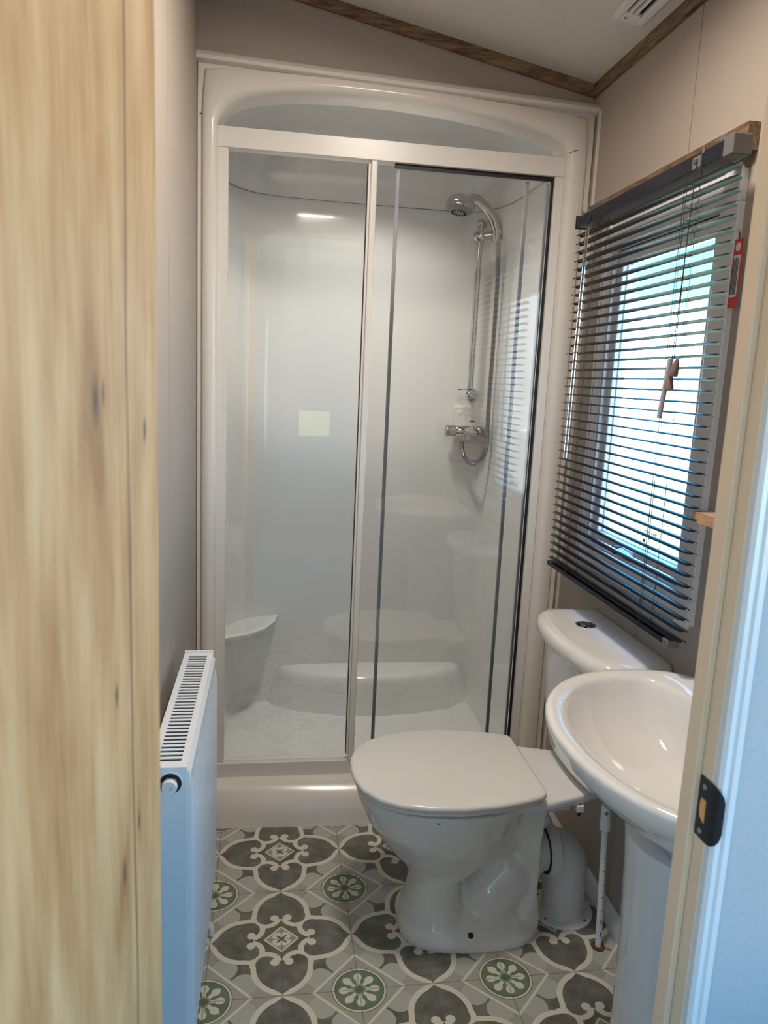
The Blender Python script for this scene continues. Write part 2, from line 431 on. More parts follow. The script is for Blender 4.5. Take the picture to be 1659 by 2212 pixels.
# ceiling trims
TW = 0.034
t1 = mk('trim_1', MB().prism([(XL, cz(XL)-TW), (XR, cz(XR)-TW), (XR, cz(XR)+0.001), (XL, cz(XL)+0.001)], 'y', YB-0.010, YB+0.002), M['trimx'])
struct(t1, 'brown wood-effect strip between ceiling and wall above the shower', 'trim')
t2 = mk('trim_2', MB().box(XR-0.010, XR+0.002, YF1, YB-0.010, cz(XR)-TW, cz(XR)+0.002), M['trimy'])
struct(t2, 'brown wood-effect strip between ceiling and window wall', 'trim')
# baseboard on window wall
bb = mk('baseboard_right', MB().prism([(XR, 0), (XR-0.018, 0), (XR-0.018, 0.035), (XR-0.006, 0.055), (XR, 0.055)], 'y', YF1, 2.07), M['pipe'], bevel=0.002)
struct(bb, 'white skirting strip along the window wall behind the toilet', 'baseboard')
tc = mk('trim_3', MB().box(XR-0.004, XR+0.001, 2.135, 2.146, 0.12, 2.13), M['acrylic'])
struct(tc, 'thin cream corner bead where window wall meets the shower', 'trim')

# ------------------------------------------------------------------ partition, doorway and hall
DX0, DX1 = -0.140, 0.445
wf = mk('wall_front', MB().box(XL-0.05, DX0-0.002, YF0, YF1, 0, 2.4).box(DX1+0.022, 1.62, YF0, YF1, 0, 2.4).box(DX0-0.002, DX1+0.022, YF0, YF1, 2.02, 2.4).box(-1.32, XL-0.05, YF0, YF1, 0, 2.4), M['hallwall'])
struct(wf, 'pale linen hall wall beside the doorway', 'wall')
HX0, HX1, HY = -1.30, 1.60, -2.50
hf = mk('floor_hall', MB().box(HX0-0.02, HX1+0.02, HY-0.02, 0.60, -0.03, 0.0), M['carpet']); struct(hf, 'grey hall floor behind the doorway', 'floor')
hc = mk('ceiling_hall', MB().box(HX0-0.02, HX1+0.02, HY-0.02, YF0, 2.35, 2.40), M['ceiling']); struct(hc, 'white hall ceiling', 'ceiling')
def hallside(x0, x1, wy0, wy1, wz0, wz1):
    return MB().box(x0, x1, HY, YF1, 0, wz0).box(x0, x1, HY, YF1, wz1, 2.4).box(x0, x1, HY, wy0, wz0, wz1).box(x0, x1, wy1, YF1, wz0, wz1)
HW = (-2.1, 0.1, 0.75, 2.10)  # wide side openings added to bring daylight into the unseen hall
struct(mk('wall_hall_left', hallside(HX0-0.03, HX0, *HW), M['hallwall']), 'hall wall with a wide window added for daylight, left of the doorway', 'wall')
struct(mk('wall_hall_right', hallside(HX1, HX1+0.03, *HW), M['hallwall']), 'hall wall with a wide window added for daylight, right of the doorway', 'wall')
BX0, BX1, BZ0, BZ1 = 0.22, 0.50, 0.83, 1.06
struct(mk('wall_hall_back', MB().box(HX0, HX1, HY-0.03, HY, 0, BZ0).box(HX0, HX1, HY-0.03, HY, BZ1, 2.4).box(HX0, BX0, HY-0.03, HY, BZ0, BZ1).box(BX1, HX1, HY-0.03, HY, BZ0, BZ1), M['hallwall']), 'hall wall with a small window, opposite the doorway', 'wall')
portal('hall_added_window_left_portal', (HX0-0.04, (HW[0]+HW[1])/2, (HW[2]+HW[3])/2), (0, math.radians(-90), 0), HW[3]-HW[2], HW[1]-HW[0])
portal('hall_added_window_right_portal', (HX1+0.04, (HW[0]+HW[1])/2, (HW[2]+HW[3])/2), (0, math.radians(90), 0), HW[3]-HW[2], HW[1]-HW[0])
portal('hall_window_back_portal', ((BX0+BX1)/2, HY-0.04, (BZ0+BZ1)/2), (math.radians(90), 0, 0), BX1-BX0, BZ1-BZ0)
portal('window_portal', (XR+0.07, (WY0+WY1)/2, (WZ0+WZ1)/2), (0, math.radians(90), 0), WZ1-WZ0, WY1-WY0)
gr = mk('ground', MB().box(-60, 60, -60, 60, -0.75, -0.70), M['grass']); struct(gr, 'sunlit grass field outside the window', 'ground')

pv = mk('brightener', MB().box(-3, 4, -14, -2.7, -0.70, -0.66), M['brightener']); struct(pv, 'added pale paving outside the hall window', 'ground')  # slab added to whiten the outdoor patch reflected in the shower
rd = mk('window_brightener', MB().box(9.0, 60, -55, 55, -0.70, -0.68), M['brightener']); struct(rd, 'pale strip added beyond the grass to whiten the window view', 'ground')  # pale strip added so the middle of the window reads white
# door frame: latch-side jamb with stop and casing
t4 = thing('trim_4', 'cream door jamb and white casing on the latch side of the doorway', 'door frame', (DX1, YF0, 0), kind='structure')
mk('jamb', MB().box(DX1, DX1+0.022, YF0-0.003, YF1+0.004, 0, 2.02), M['jamb'], t4, bevel=0.0015)
mk('door_stop', MB().box(DX1-0.008, DX1, 0.6555, 0.6785, 0, 2.02), M['jamb'], t4, bevel=0.002)
mk('casing', MB().loft([[(DX1+0.001, YF0-0.004, z), (DX1+0.002, YF0-0.009, z), (DX1+0.006, YF0-0.012, z), (DX1+0.012, YF0-0.011, z), (DX1+0.015, YF0-0.013, z), (DX1+0.022, YF0-0.012, z), (DX1+0.025, YF0-0.008, z), (DX1+0.025, YF0+0.001, z), (DX1+0.001, YF0+0.001, z)] for z in (0, 2.04)]), M['casing'], t4, smooth=40)
# strike plate
px0 = DX1-0.0016
pp_ = [((px0, 0.6545), 0.9055, 0.9715), ((px0, 0.650), 0.9055, 0.9715), ((px0, 0.636), 0.9055, 0.9715), ((px0+.0004, 0.630), 0.9060, 0.9710), ((px0+.0016, 0.6262), 0.9075, 0.9695), ((px0+.0040, 0.6238), 0.910, 0.967), ((px0+.0070, 0.6228), 0.914, 0.963), ((px0+.0090, 0.6226), 0.921, 0.956)]
sb = MB()
lp = []
for i, ((x, y), za, zb2) in enumerate(pp_):
    q0, q1 = Vector(pp_[max(i-1, 0)][0]), Vector(pp_[min(i+1, len(pp_)-1)][0]); t = (q1-q0).normalized(); nx, ny = -t.y, t.x
    if nx < 0 and i < 3: nx, ny = 1.0, 0.0
    if ny < 0: nx, ny = -nx, -ny
    if i < 3: nx, ny = 1.0, 0.0
    lp.append([(x, y, za), (x, y, zb2), (x+nx*.0014, y+ny*.0014, zb2), (x+nx*.0014, y+ny*.0014, za)])
sp_ = mk('strike_plate', sb.loft(lp), M['blkmetal'], t4, smooth=30, label='black metal strike plate')
mk('latch_hole', MB().prism([(0.6405, 0.924), (0.6485, 0.928), (0.6500, 0.935), (0.6500, 0.943), (0.6485, 0.949), (0.6405, 0.949)], 'x', px0-0.0003, px0+0.0004), M['rawwood'], sp_)
for z in (0.913, 0.962):
    mk('screw', MB().lathe([(0.0030, 0), (0.0028, 0.0008), (0.0012, 0.0011)], (px0, 0.6455, z), (-1, 0, 0), 14), M['screw'], sp_, smooth=40)
# hinge-side jamb, mostly behind the open door
t5 = mk('trim_5', MB().box(DX0-0.02, DX0, YF0-0.003, YF1+0.004, 0, 2.02), M['jamb'], bevel=0.0015); struct(t5, 'cream door jamb on the hinge side behind the oak door', 'door frame')

# open oak door
d1 = thing('door_1', 'open oak-effect door standing at the near edge of the doorway', 'door', (-0.0965, 0.645, 0), kind='structure')
DA = math.radians(10)
d1.rotation_euler = (0, 0, -DA)
def door_local(name, mb, mat, parent, **k):
    ORIGIN_KEEP = ORIGIN.get(parent.name); ORIGIN[parent.name] = Vector((0, 0, 0)); o = mk(name, mb, mat, parent, **k); ORIGIN[parent.name] = ORIGIN_KEEP; return o
door_local('leaf', MB().box(-0.036, 0.0, -0.56, 0.0, 0.012, 2.0), M['oak'], d1, bevel=0.0012)
hn = door_local('lever_handle', MB().tube([(0.0, -0.50, 0.92), (0.04, -0.50, 0.92), (0.048, -0.49, 0.92), (0.048, -0.39, 0.92)], 0.009, 12), M['satin'], d1, smooth=40)

# ------------------------------------------------------------------ shower enclosure
ZC = lambda x: 2.173 - 0.031*(x-XL)/(XR-XL)      # cornice falls a little to the right
shw = thing('shower_enclosure', 'white moulded shower cubicle with framed sliding glass doors', 'shower', ((XL+XR)/2, 2.2, 0))
arch = [(-0.165, 2.010), (-0.160, 2.026), (-0.137, 2.055), (-0.105, 2.073), (-0.075, 2.083), (-0.02, 2.094), (0.047, 2.103), (0.163, 2.110), (0.311, 2.110), (0.463, 2.101), (0.619, 2.083), (0.74, 2.060), (0.785, 2.043), (0.803, 2.026), (0.810, 2.005)]
SZ = 0.11
inner = [(-0.165, SZ), (-0.165, 0.7), (-0.165, 1.4)] + arch + [(0.811, 1.4), (0.811, 0.7), (0.811, SZ)]
na = len(arch)
outer_ = [(XL, SZ), (XL, 0.7), (XL, 1.4), (XL, 2.03), (XL, 2.085), (XL, 2.173)]
XM_ = [XL + (XR-XL)*k/(na-3-1) for k in range(0)]
tops = []
for k in range(na):
    x, z = arch[k]
    if k == 0: tops.append((XL, 2.03))
    elif k == 1: tops.append((XL, 2.09))
    elif k == 2: tops.append((XL, ZC(XL)))
    elif k == na-1: tops.append((XR, 2.02))
    elif k == na-2: tops.append((XR, 2.08))
    elif k == na-3: tops.append((XR, ZC(XR)))
    else:
        xx = XL + (XR-XL)*(x-arch[2][0])/(arch[na-3][0]-arch[2][0]); tops.append((xx, ZC(xx)))
outer_ = [(XL, SZ), (XL, 0.7), (XL, 1.4)] + tops + [(XR, 1.4), (XR, 0.7), (XR, SZ)]
rings = [(0, 2.20), (0, 2.176), (0.05, 2.170), (0.26, 2.170), (0.29, 2.163), (0.34, 2.160), (0.62, 2.157), (0.84, 2.159), (0.93, 2.165), (0.98, 2.174), (1.0, 2.190), (1.0, 2.245)]
loops = []
for k, y in rings:
    loops.append([(o_[0]+(i_[0]-o_[0])*k, y, o_[1]+(i_[1]-o_[1])*k) for o_, i_ in zip(outer_, inner)])
su = mk('front_surround', MB().loft(loops, False, False, closed=False), M['acrylic'], shw, smooth=50)
# cornice lip along the top
mk('cornice', MB().loft([[(x, 2.196, ZC(x)+0.016), (x, 2.168, ZC(x)+0.014), (x, 2.158, ZC(x)+0.006), (x, 2.150, ZC(x)-0.004), (x, 2.153, ZC(x)-0.012), (x, 2.164, ZC(x)-0.016), (x, 2.196, ZC(x)-0.016)] for x in (XL, XR)]), M['acrylic'], shw, smooth=45)
# little joint lines on the surround columns
mk('joint_line', MB().tube([(-0.212, 2.169, 2.032), (-0.19, 2.160, 2.029), (-0.172, 2.165, 2.025)], 0.0009, 6), M['wallback'], shw)
mk('joint_line', MB().tube([(0.812, 2.163, 2.018), (0.83, 2.156, 2.025), (0.862, 2.167, 2.027)], 0.0009, 6), M['wallback'], shw)
# interior liner, plan curve followed round
plan = [(-0.172, 2.243), (-0.186, 2.27), (-0.192, 2.40), (-0.192, 2.60), (-0.185, 2.70), (-0.165, 2.77), (-0.130, 2.83), (-0.079, 2.872), (-0.007, 2.895), (0.10, 2.907), (0.30, 2.914), (0.513, 2.915), (0.68, 2.910), (0.722, 2.903), (0.769, 2.865), (0.804, 2.798), (0.822, 2.70), (0.826, 2.59), (0.826, 2.40), (0.822, 2.28), (0.813, 2.243)]
plan_low = plan[:12] + [(0.70, 2.915), (0.775, 2.913), (0.815, 2.905), (0.836, 2.880), (0.842, 2.80), (0.842, 2.60), (0.840, 2.40), (0.830, 2.28), (0.813, 2.243)]
pc = Vector((0.32, 2.55))
def ringlow(z, k=1.0, t=1.0):
    L = []
    for (xa, ya), (xb2, yb2) in zip(plan, plan_low):
        x, y = xa+(xb2-xa)*t, ya+(yb2-ya)*t
        L.append((pc.x+(x-pc.x)*k, pc.y+(y-pc.y)*k if y > 2.3 else y, z))
    return L
def ringat(z, k=1.0, dz=0):
    return [(pc.x+(x-pc.x)*k, pc.y+(y-pc.y)*k if y > 2.3 else y, z) for x, y in plan]
mk('lower_liner', MB().loft([ringlow(0.06, 0.93), ringlow(0.10, 0.97), ringlow(0.2, 0.985), ringlow(0.45, 1.0), ringlow(1.80, 1.0), ringlow(1.88, 1, .75), ringlow(1.94, 1, .3), ringlow(1.98, 1.0, 0), ringlow(2.000, 1.003, 0), ringlow(2.003, 1.012, 0)], False, False, closed=False), M['acrylic_in'], shw, smooth=60)
up = [ringat(2.0045, 1.012), ringat(2.007, 1.0), ringat(2.06, 0.985), ringat(2.13, 0.95), ringat(2.19, 0.87), ringat(2.225, 0.72), ringat(2.24, 0.45)]
mk('upper_liner', MB().loft(up, False, False, closed=False).box(-0.19, 0.83, 2.235, 2.9, 2.24, 2.25), M['acrylic_in'], shw, smooth=60)
mk('liner_header', MB().box(-0.19, 0.83, 2.236, 2.246, 2.145, 2.25), M['acrylic_in'], shw)
# tray floor, back ledge, corner shelf
mk('tray', MB().loft([ringlow(0.045, 0.99), ringlow(0.065, 0.965), ringlow(0.055, 0.80)], True, True), M['acrylic_in'], shw, smooth=50)
led = [(0.02, 2.93), (0.035, 2.895), (0.08, 2.850), (0.176, 2.800), (0.30, 2.765), (0.42, 2.755), (0.55, 2.770), (0.68, 2.810), (0.76, 2.855), (0.80, 2.93)]
def lz(k, z): return [(0.41+(x-0.41)*k, 2.93+(y-2.93)*k, z) for x, y in led]
mk('back_ledge', MB().loft([lz(1.22, 0.055), lz(1.14, 0.085), lz(1.07, 0.14), lz(1.03, 0.175), lz(0.99, 0.193), lz(0.93, 0.20), lz(0.8, 0.203)]), M['acrylic_in'], shw, smooth=50)
shp = [(-0.20, 2.93), (-0.20, 2.62), (-0.15, 2.632), (-0.08, 2.67), (-0.02, 2.74), (0.015, 2.82), (0.032, 2.93)]
def sz_(k, z): return [(-0.20+(x+0.20)*k, 2.93+(y-2.93)*k, z) for x, y in shp]
mk('corner_shelf', MB().loft([sz_(0.72, 0.365), sz_(0.93, 0.392), sz_(1.0, 0.408), sz_(1.0, 0.413), sz_(0.97, 0.417), sz_(0.9, 0.412)]), M['acrylic_in'], shw, smooth=50)
# front step
def stepx(x):
    t = (x-0.33)/0.553; bow = 0.020*max(0.0, 1-t*t)
    return [(x, 2.235, 0.0), (x, 2.235, 0.120), (x, 2.185, 0.120), (x, 2.160-bow*0.3, 0.117), (x, 2.146-bow*0.4, 0.108), (x, 2.137-bow*0.7, 0.095), (x, 2.128-bow, 0.080), (x, 2.118-bow, 0.066), (x, 2.108-bow*0.85, 0.03), (x, 2.100-bow*0.75, 0.0)]
NX = 24
mk('step', MB().loft([stepx(XL + (XR-0.001-XL)*k/NX) for k in range(NX+1)]), M['acrylic'], shw, smooth=30)
# aluminium frame
mk('frame_head', MB().box(-0.166, 0.811, 2.182, 2.222, 1.958, 2.011), M['alu'], shw, bevel=0.002)
mk('frame_sill', MB().box(-0.166, 0.811, 2.180, 2.224, 0.117, 0.166), M['alu'], shw, bevel=0.003)
mk('frame_side', MB().box(-0.166, -0.138, 2.183, 2.222, 0.166, 1.958), M['alu'], shw, bevel=0.002)
mk('frame_side', MB().box(0.785, 0.811, 2.183, 2.222, 0.166, 1.958), M['alu'], shw, bevel=0.002)
po = mk('door_post', MB().box(0.250, 0.2685, 2.176, 2.214, 0.166, 1.957), M['alu'], shw, bevel=0.004)
mk('post_groove', MB().box(0.243, 0.2500, 2.180, 2.206, 0.186, 1.948), M['alu'], po, bevel=0.002)
mk('rubber_seal', MB().box(0.2415, 0.2432, 2.182, 2.200, 0.186, 1.948), M['black'], po)
# glass
mk('glass_pane', MB().box(-0.140, 0.247, 2.198, 2.199, 0.16, 1.962), M['glass'], shw, label='left sliding glass pane of the shower')
mk('glass_pane', MB().box(0.2665, 0.788, 2.208, 2.209, 0.16, 1.962), M['glass'], shw, label='right fixed glass pane of the shower')
mk('vertical_seal', MB().box(0.326, 0.337, 2.211, 2.220, 0.17, 1.944), M['seal'], shw, bevel=0.002)
mk('vertical_seal', MB().box(0.706, 0.7175, 2.211, 2.220, 0.17, 1.944), M['seal'], shw, bevel=0.002)
mk('glazing_gasket', MB().box(0.320, 0.785, 2.1945, 2.206, 1.9475, 1.958), M['black'], shw)
mk('glazing_gasket', MB().box(0.7795, 0.7853, 2.1945, 2.206, 0.17, 1.9475), M['black'], shw)
mk('side_seal', MB().box(0.7715, 0.7790, 2.211, 2.220, 0.17, 1.944), M['seal'], shw)

# ------------------------------------------------------------------ shower fittings on the back panel
BW = 2.911
va = thing('shower_valve', 'chrome thermostatic bar valve on a square white wall plate in the shower', 'shower valve', (0.745, BW, 1.17))
mk('wall_plate', MB().box(0.702, 0.830, BW-0.020, BW+0.004, 1.060, 1.272), M['alu'], va, bevel=0.004)
mk('screw_cap', MB().lathe([(0.010, 0), (0.009, 0.002), (0.003, 0.003)], (0.721, BW-0.020, 1.248), (0, -1, 0), 20), M['acrylic_in'], va, smooth=40)
mk('maker_mark', MB().loft([[(.775+.011*math.cos(2*PI*k/18), y, 1.216+.0035*math.sin(2*PI*k/18)) for k in range(18)] for y in (BW-.0205, BW-.0195)]), M['print'], va)
VY = BW-0.055
mk('valve_body', MB().lathe([(0.019, -0.046), (0.0205, -0.044), (0.0205, 0.040), (0.019, 0.042)], (0.745, VY, 1.178), 'x', 28), M['chrome'], va, smooth=40)
mk('flow_knob', MB().lathe([(0.021, -0.050), (0.0215, -0.048), (0.0215, -0.014), (0.0205, -0.0125)], (0.712, VY, 1.178), 'x', 28), M['satin'], va, smooth=40)
mk('temperature_knob', MB().lathe([(0.0205, 0.0), (0.0215, 0.002), (0.0215, 0.032), (0.019, 0.035), (0.014, 0.036)], (0.788, VY, 1.178), 'x', 28), M['satin'], va, smooth=40)
mk('knob_end', MB().lathe([(0.015, 0.0), (0.014, 0.003)], (0.818, VY, 1.178), 'x', 24), M['grey'], va, smooth=40)
mk('inlet', MB().tube([(0.722, VY, 1.178), (0.722, BW-0.012, 1.178)], 0.014, 18), M['chrome'], va, smooth=40)
mk('inlet', MB().tube([(0.775, VY, 1.178), (0.775, BW-0.012, 1.178)], 0.014, 18), M['chrome'], va, smooth=40)
mk('outlet_nut', MB().lathe([(0.009, -0.038), (0.0105, -0.036), (0.0105, -0.024), (0.013, -0.023), (0.013, -0.010)], (0.730, VY, 1.178), 'z', 12), M['chrome'], va, smooth=40)

rr_ = thing('riser_rail', 'chrome shower riser rail with end brackets and slider above the valve', 'riser rail', (0.76, BW, 1.62))
RYY = BW-0.062
xt, xb, zt, zb_ = 0.748, 0.746, 1.966, 1.322
def rx(z): return xb+(xt-xb)*(z-zb_)/(zt-zb_)
mk('rail', MB().tube([(rx(1.318), RYY, 1.318), (rx(1.955), RYY, 1.955)], 0.0118, 20), M['chrome'], rr_, smooth=40)
for z, dx in ((1.955, 0.0), (1.318, 0.0)):
    bk = mk('bracket', MB().sphere((rx(z), RYY, z), 0.0155).tube([(rx(z), RYY, z), (rx(z)+0.018, RYY+0.03, z), (rx(z)+0.030, BW-0.008, z)], [0.013, 0.014, 0.018], 18), M['chrome'], rr_, smooth=50)
    mk('wall_rose', MB().lathe([(0.026, 0), (0.025, 0.006), (0.018, 0.010)], (rx(z)+0.030, BW, z), (0, -1, 0), 26), M['chrome'], bk, smooth=40)
sd = mk('soap_dish', MB().lathe([(0.030, 0), (0.031, 0.004), (0.027, 0.0045), (0.026, 0.002)], (rx(1.34)-0.020, RYY-0.01, 1.337), 'z', 28), M['clear'], rr_, smooth=40)
slz = 1.905
sl_ = mk('slider', MB().lathe([(0.016, -0.020), (0.0175, -0.016), (0.0175, 0.016), (0.016, 0.02)], (rx(slz), RYY, slz), 'z', 24).tube([(rx(slz), RYY-0.005, slz), (rx(slz)+0.052, RYY-0.022, slz+0.008)], [0.016, 0.014], 20), M['satin'], rr_, smooth=45)
mk('slider_knob', MB().lathe([(0.014, 0), (0.021, 0.004), (0.021, 0.014), (0.017, 0.018), (0.008, 0.020)], (rx(slz)-0.006, RYY-0.012, slz), (-0.5, -0.86, 0.05), 28), M['chrome'], sl_, smooth=40)
mk('cone_holder', MB().lathe([(0.013, -0.026), (0.019, 0.022), (0.015, 0.022)], (rx(slz)+0.056, RYY-0.026, slz+0.004), (0.12, -0.15, 1.0), 24), M['chrome'], sl_, smooth=40)
mk('clamp_lever', MB().tube([(rx(slz)+0.068, RYY-0.02, slz+0.010), (rx(slz)+0.082, RYY-0.02, slz+0.004)], [0.010, 0.012], 16), M['grey'], sl_, smooth=40)

hs = thing('shower_handset', 'chrome hand shower with round head held in the rail slider', 'shower head', (rx(slz)+0.056, RYY-0.03, slz))
hp = [(rx(slz)+0.054, RYY-0.028, slz-0.018), (rx(slz)+0.050, RYY-0.034, slz+0.024), (rx(slz)+0.032, RYY-0.046, slz+0.060), (rx(slz)-0.002, RYY-0.062, slz+0.093), (rx(slz)-0.040, RYY-0.076, slz+0.111), (rx(slz)-0.072, RYY-0.088, slz+0.112)]
mk('handle', MB().tube(hp, [0.012, 0.0155, 0.0175, 0.0185, 0.0205, 0.020], 20), M['chrome'], hs, smooth=50)
hc_ = Vector((rx(slz)-0.106, RYY-0.100, slz+0.086)); hax = Vector((0.16, 0.10, 1.0)).normalized()
mk('head', MB().lathe([(0.050, -0.018), (0.053, -0.010), (0.053, 0.000), (0.049, 0.012), (0.039, 0.024), (0.024, 0.032), (0.006, 0.035)], hc_, hax, 32), M['chrome'], hs, smooth=50)
fc = mk('spray_face', MB().lathe([(0.048, -0.018), (0.040, -0.026), (0.028, -0.028), (0.004, -0.028)], hc_, hax, 32), M['grey'], hs, smooth=40)
a_ = hax.orthogonal().normalized(); b_ = hax.cross(a_)
nz_ = MB()
for k in range(14):
    q = hc_ - hax*0.030 + 0.025*(math.cos(2*PI*k/14)*a_ + math.sin(2*PI*k/14)*b_); nz_.sphere(q, 0.0035, 8, 5)
mk('spray_nozzles', nz_, M['black'], fc, smooth=40)

def ribbed(path, r, seg=420, pitch=0.0042):
    # Catmull-Rom through the path, sampled finely, radius rippling with arc length
    P = [Vector(p) for p in path]; pts = []
    for i in range(len(P)-1):
        p0, p1, p2, p3 = P[max(i-1,0)], P[i], P[i+1], P[min(i+2,len(P)-1)]
        for k in range(40):
            t = k/40.0
            pts.append(0.5*((2*p1)+(-p0+p2)*t+(2*p0-5*p1+4*p2-p3)*t*t+(-p0+3*p1-3*p2+p3)*t**3))
    pts.append(P[-1]); L = [0]
    for i in range(1, len(pts)): L.append(L[-1]+(pts[i]-pts[i-1]).length)
    n = int(L[-1]/pitch)*2; out = []; rad = []; j = 0
    for k in range(n+1):
        d = L[-1]*k/n
        while j < len(L)-2 and L[j+1] < d: j += 1
        t = (d-L[j])/max(1e-9, L[j+1]-L[j]); out.append(pts[j].lerp(pts[j+1], t)); rad.append(r if k % 2 else r*0.78)
    return out, rad
hz_ = rx(slz)+.004; RYY -= .022
path, rad = ribbed([(hz_+0.054, RYY-0.028, slz-0.022), (hz_+0.057, RYY-0.028, slz-0.07), (hz_+0.062, RYY-0.025, 1.70), (hz_+0.063, RYY-0.02, 1.45), (hz_+0.062, RYY-0.02, 1.25), (hz_+0.066, RYY-0.02, 1.14), (hz_+0.055, RYY-0.015, 1.085), (hz_+0.020, RYY-0.005, 1.052), (0.747, VY, 1.070), (0.733, VY, 1.105), (0.730, VY, 1.145)], 0.0094)
hose = mk('shower_hose', MB().tube(path, rad, 10), M['satin'], None, smooth=80); RYY += .022
tag(hose, 'ribbed metal shower hose looping from the valve up to the handset', 'hose')

# ------------------------------------------------------------------ toilet
TY = 1.668
to = thing('toilet', 'white close-coupled toilet with closed lid between shower and basin', 'toilet', (0.56, TY, 0))
def egg(xf, xr, hw, z, n=48, p=2.2, skew=0.55):
    """outline, front at -X: widest point at skew of the length"""
    xc = xf+(xr-xf)*skew; L = []
    for k in range(n):
        a = 2*PI*k/n; c, s = math.cos(a), math.sin(a)
        cx = math.copysign(abs(c)**(2/p), c); cy = math.copysign(abs(s)**(2/p), s)
        L.append((xc + cx*((xr-xc) if c > 0 else (xc-xf)), TY + cy*hw, z))
    return L
pan = MB()
pan.loft([egg(.332, .55, .116, -.003), egg(.336, .55, .112, .02), egg(.350, .505, .094, .06), egg(.358, .490, .084, .11), egg(.358, .490, .084, .145), egg(.335, .55, .092, .18), egg(.305, .575, .115, .215), egg(.270, .60, .142, .26), egg(.243, .62, .160, .30), egg(.224, .635, .171, .345), egg(.214, .645, .176, .370), egg(.214, .65, .176, .388)])
pan.loft([egg(.330, .692, .134, -.003, p=3), egg(.334, .690, .130, .018, p=3), egg(.36, .682, .102, .045, p=3), egg(.42, .675, .062, .075, p=3), egg(.47, .67, .045, .11, p=3)])
pan.loft([[(x, TY+y, z) for x, y in ((.640, -.092), (.682, -.085), (.682, .085), (.640, .092))] for z in (0.0, .05)] + [[(x, TY+y, z) for x, y in ((.625, -.070), (.672, -.085), (.672, .085), (.625, .070))] for z in (.12, .25)] + [[(x, TY+y, z) for x, y in ((.605, -.095), (.672, -.100), (.672, .100), (.605, .095))] for z in (.34, .385)])
pan.tube([(.545, TY, .045), (.575, TY, .095), (.625, TY, .150), (.67, TY, .178), (.70, TY, .180)], [.085, .092, .088, .070, .052], 20)
pan.tube([(.46, TY, .205), (.54, TY, .235), (.62, TY, .275), (.69, TY, .32)], [.070, .075, .072, .060], 18)
pan.tube([(.66, TY, .178), (.735, TY, .178)], .052, 24)
pan.loft([[(x, TY+y, z) for x, y in ((.56, -.150), (.66, -.142), (.76, -.112), (.855, -.075), (.855, .075), (.76, .112), (.66, .142), (.56, .150))] for z in (.374, .398)])
pan.loft([[(x, TY+y*k, z) for x, y in ((.60, -.12), (.74, -.105), (.74, .105), (.60, .12))] for z, k in ((.335, .75), (.376, 1.0))])
po_ = mk('pan', pan, M['ceramic'], to, smooth=180)
rm = po_.modifiers.new('remesh', 'REMESH'); rm.mode = 'VOXEL'; rm.voxel_size = 0.0055; rm.use_smooth_shade = True
sm = po_.modifiers.new('smooth', 'SMOOTH'); sm.factor = 0.5; sm.iterations = 5
# seat and lid share an outline
ctrl = [(0.199, 1.668), (0.203, 1.720), (0.219, 1.765), (0.253, 1.808), (0.30, 1.836), (0.36, 1.853), (0.44, 1.860), (0.52, 1.853), (0.591, 1.838), (0.632, 1.824), (0.648, 1.812), (0.651, 1.795)]
ol = ctrl + [(x, 2*TY-y) for x, y in ctrl[::-1][:-1]]
oc = Vector((0.44, TY))
def lid_loop(off, z):
    L = []
    n = len(ol)
    for i in range(n):
        p = Vector(ol[i]); a = Vector(ol[i-1]); c_ = Vector(ol[(i+1) % n]); t = (c_-a).normalized(); nrm = Vector((t.y, -t.x))
        if nrm.dot(p-oc) < 0: nrm = -nrm
        q = p - nrm*off; L.append((q.x, q.y, z))
    return L
mk('seat', MB().loft([lid_loop(.020, .3950), lid_loop(.0105, .3970), lid_loop(.0085, .4010), lid_loop(.0100, .4055), lid_loop(.016, .4066)]), M['seat'], to, smooth=50)
mk('lid', MB().loft([lid_loop(.022, .4070), lid_loop(.014, .4100), lid_loop(.003, .4108), lid_loop(0, .416), lid_loop(.001, .4215), lid_loop(.005, .4245), lid_loop(.009, .4255)]), M['seat'], to, smooth=50)
# cistern
def cis(xf, hw, z, bow, xr=0.884, inset=0.012):
    L = [(xr, TY-hw+0.01, z), (xr-0.012, TY-hw, z)]
    for k in range(13):
        t = -1+2*k/12.0
        c = math.sqrt(max(0, 1-abs(t)**6))
        L.append((xf+bow*t*t + (1-c)*0.03, TY+hw*t, z))
    L += [(xr-0.012, TY+hw, z), (xr, TY+hw-0.01, z)]
    return L
mk('cistern', MB().loft([cis(.775, .140, .398, .010), cis(.755, .158, .405, .014), cis(.738, .170, .425, .018), cis(.725, .185, .50, .022), cis(.715, .197, .60, .026), cis(.708, .204, .722, .03)]), M['ceramic'], to, smooth=35, bevel=0)
mk('cistern_lid', MB().loft([cis(.712, .203, .718, .030), cis(.690, .219, .722, .032), cis(.684, .224, .732, .033), cis(.684, .224, .744, .033), cis(.688, .221, .755, .032), cis(.698, .213, .7615, .030), cis(.72, .19, .7645, .025)]), M['ceramic'], to, smooth=50)
fb = mk('flush_button', MB().lathe([(.026, 0), (.0265, .003), (.024, .0045), (.0215, .004)], (.797, TY+.062, .7635), 'z', 30), M['chrome'], to, smooth=40)
mk('button_ring', MB().lathe([(.0215, .0036), (.020, .0022)], (.797, TY+.062, .7645), 'z', 30), M['black'], fb)
mk('push_button', MB().lathe([(.0150, .002), (.0145, .0048), (.004, .0055)], (.795, TY+.062, .7645), 'z', 26), M['chrome'], fb, smooth=40)
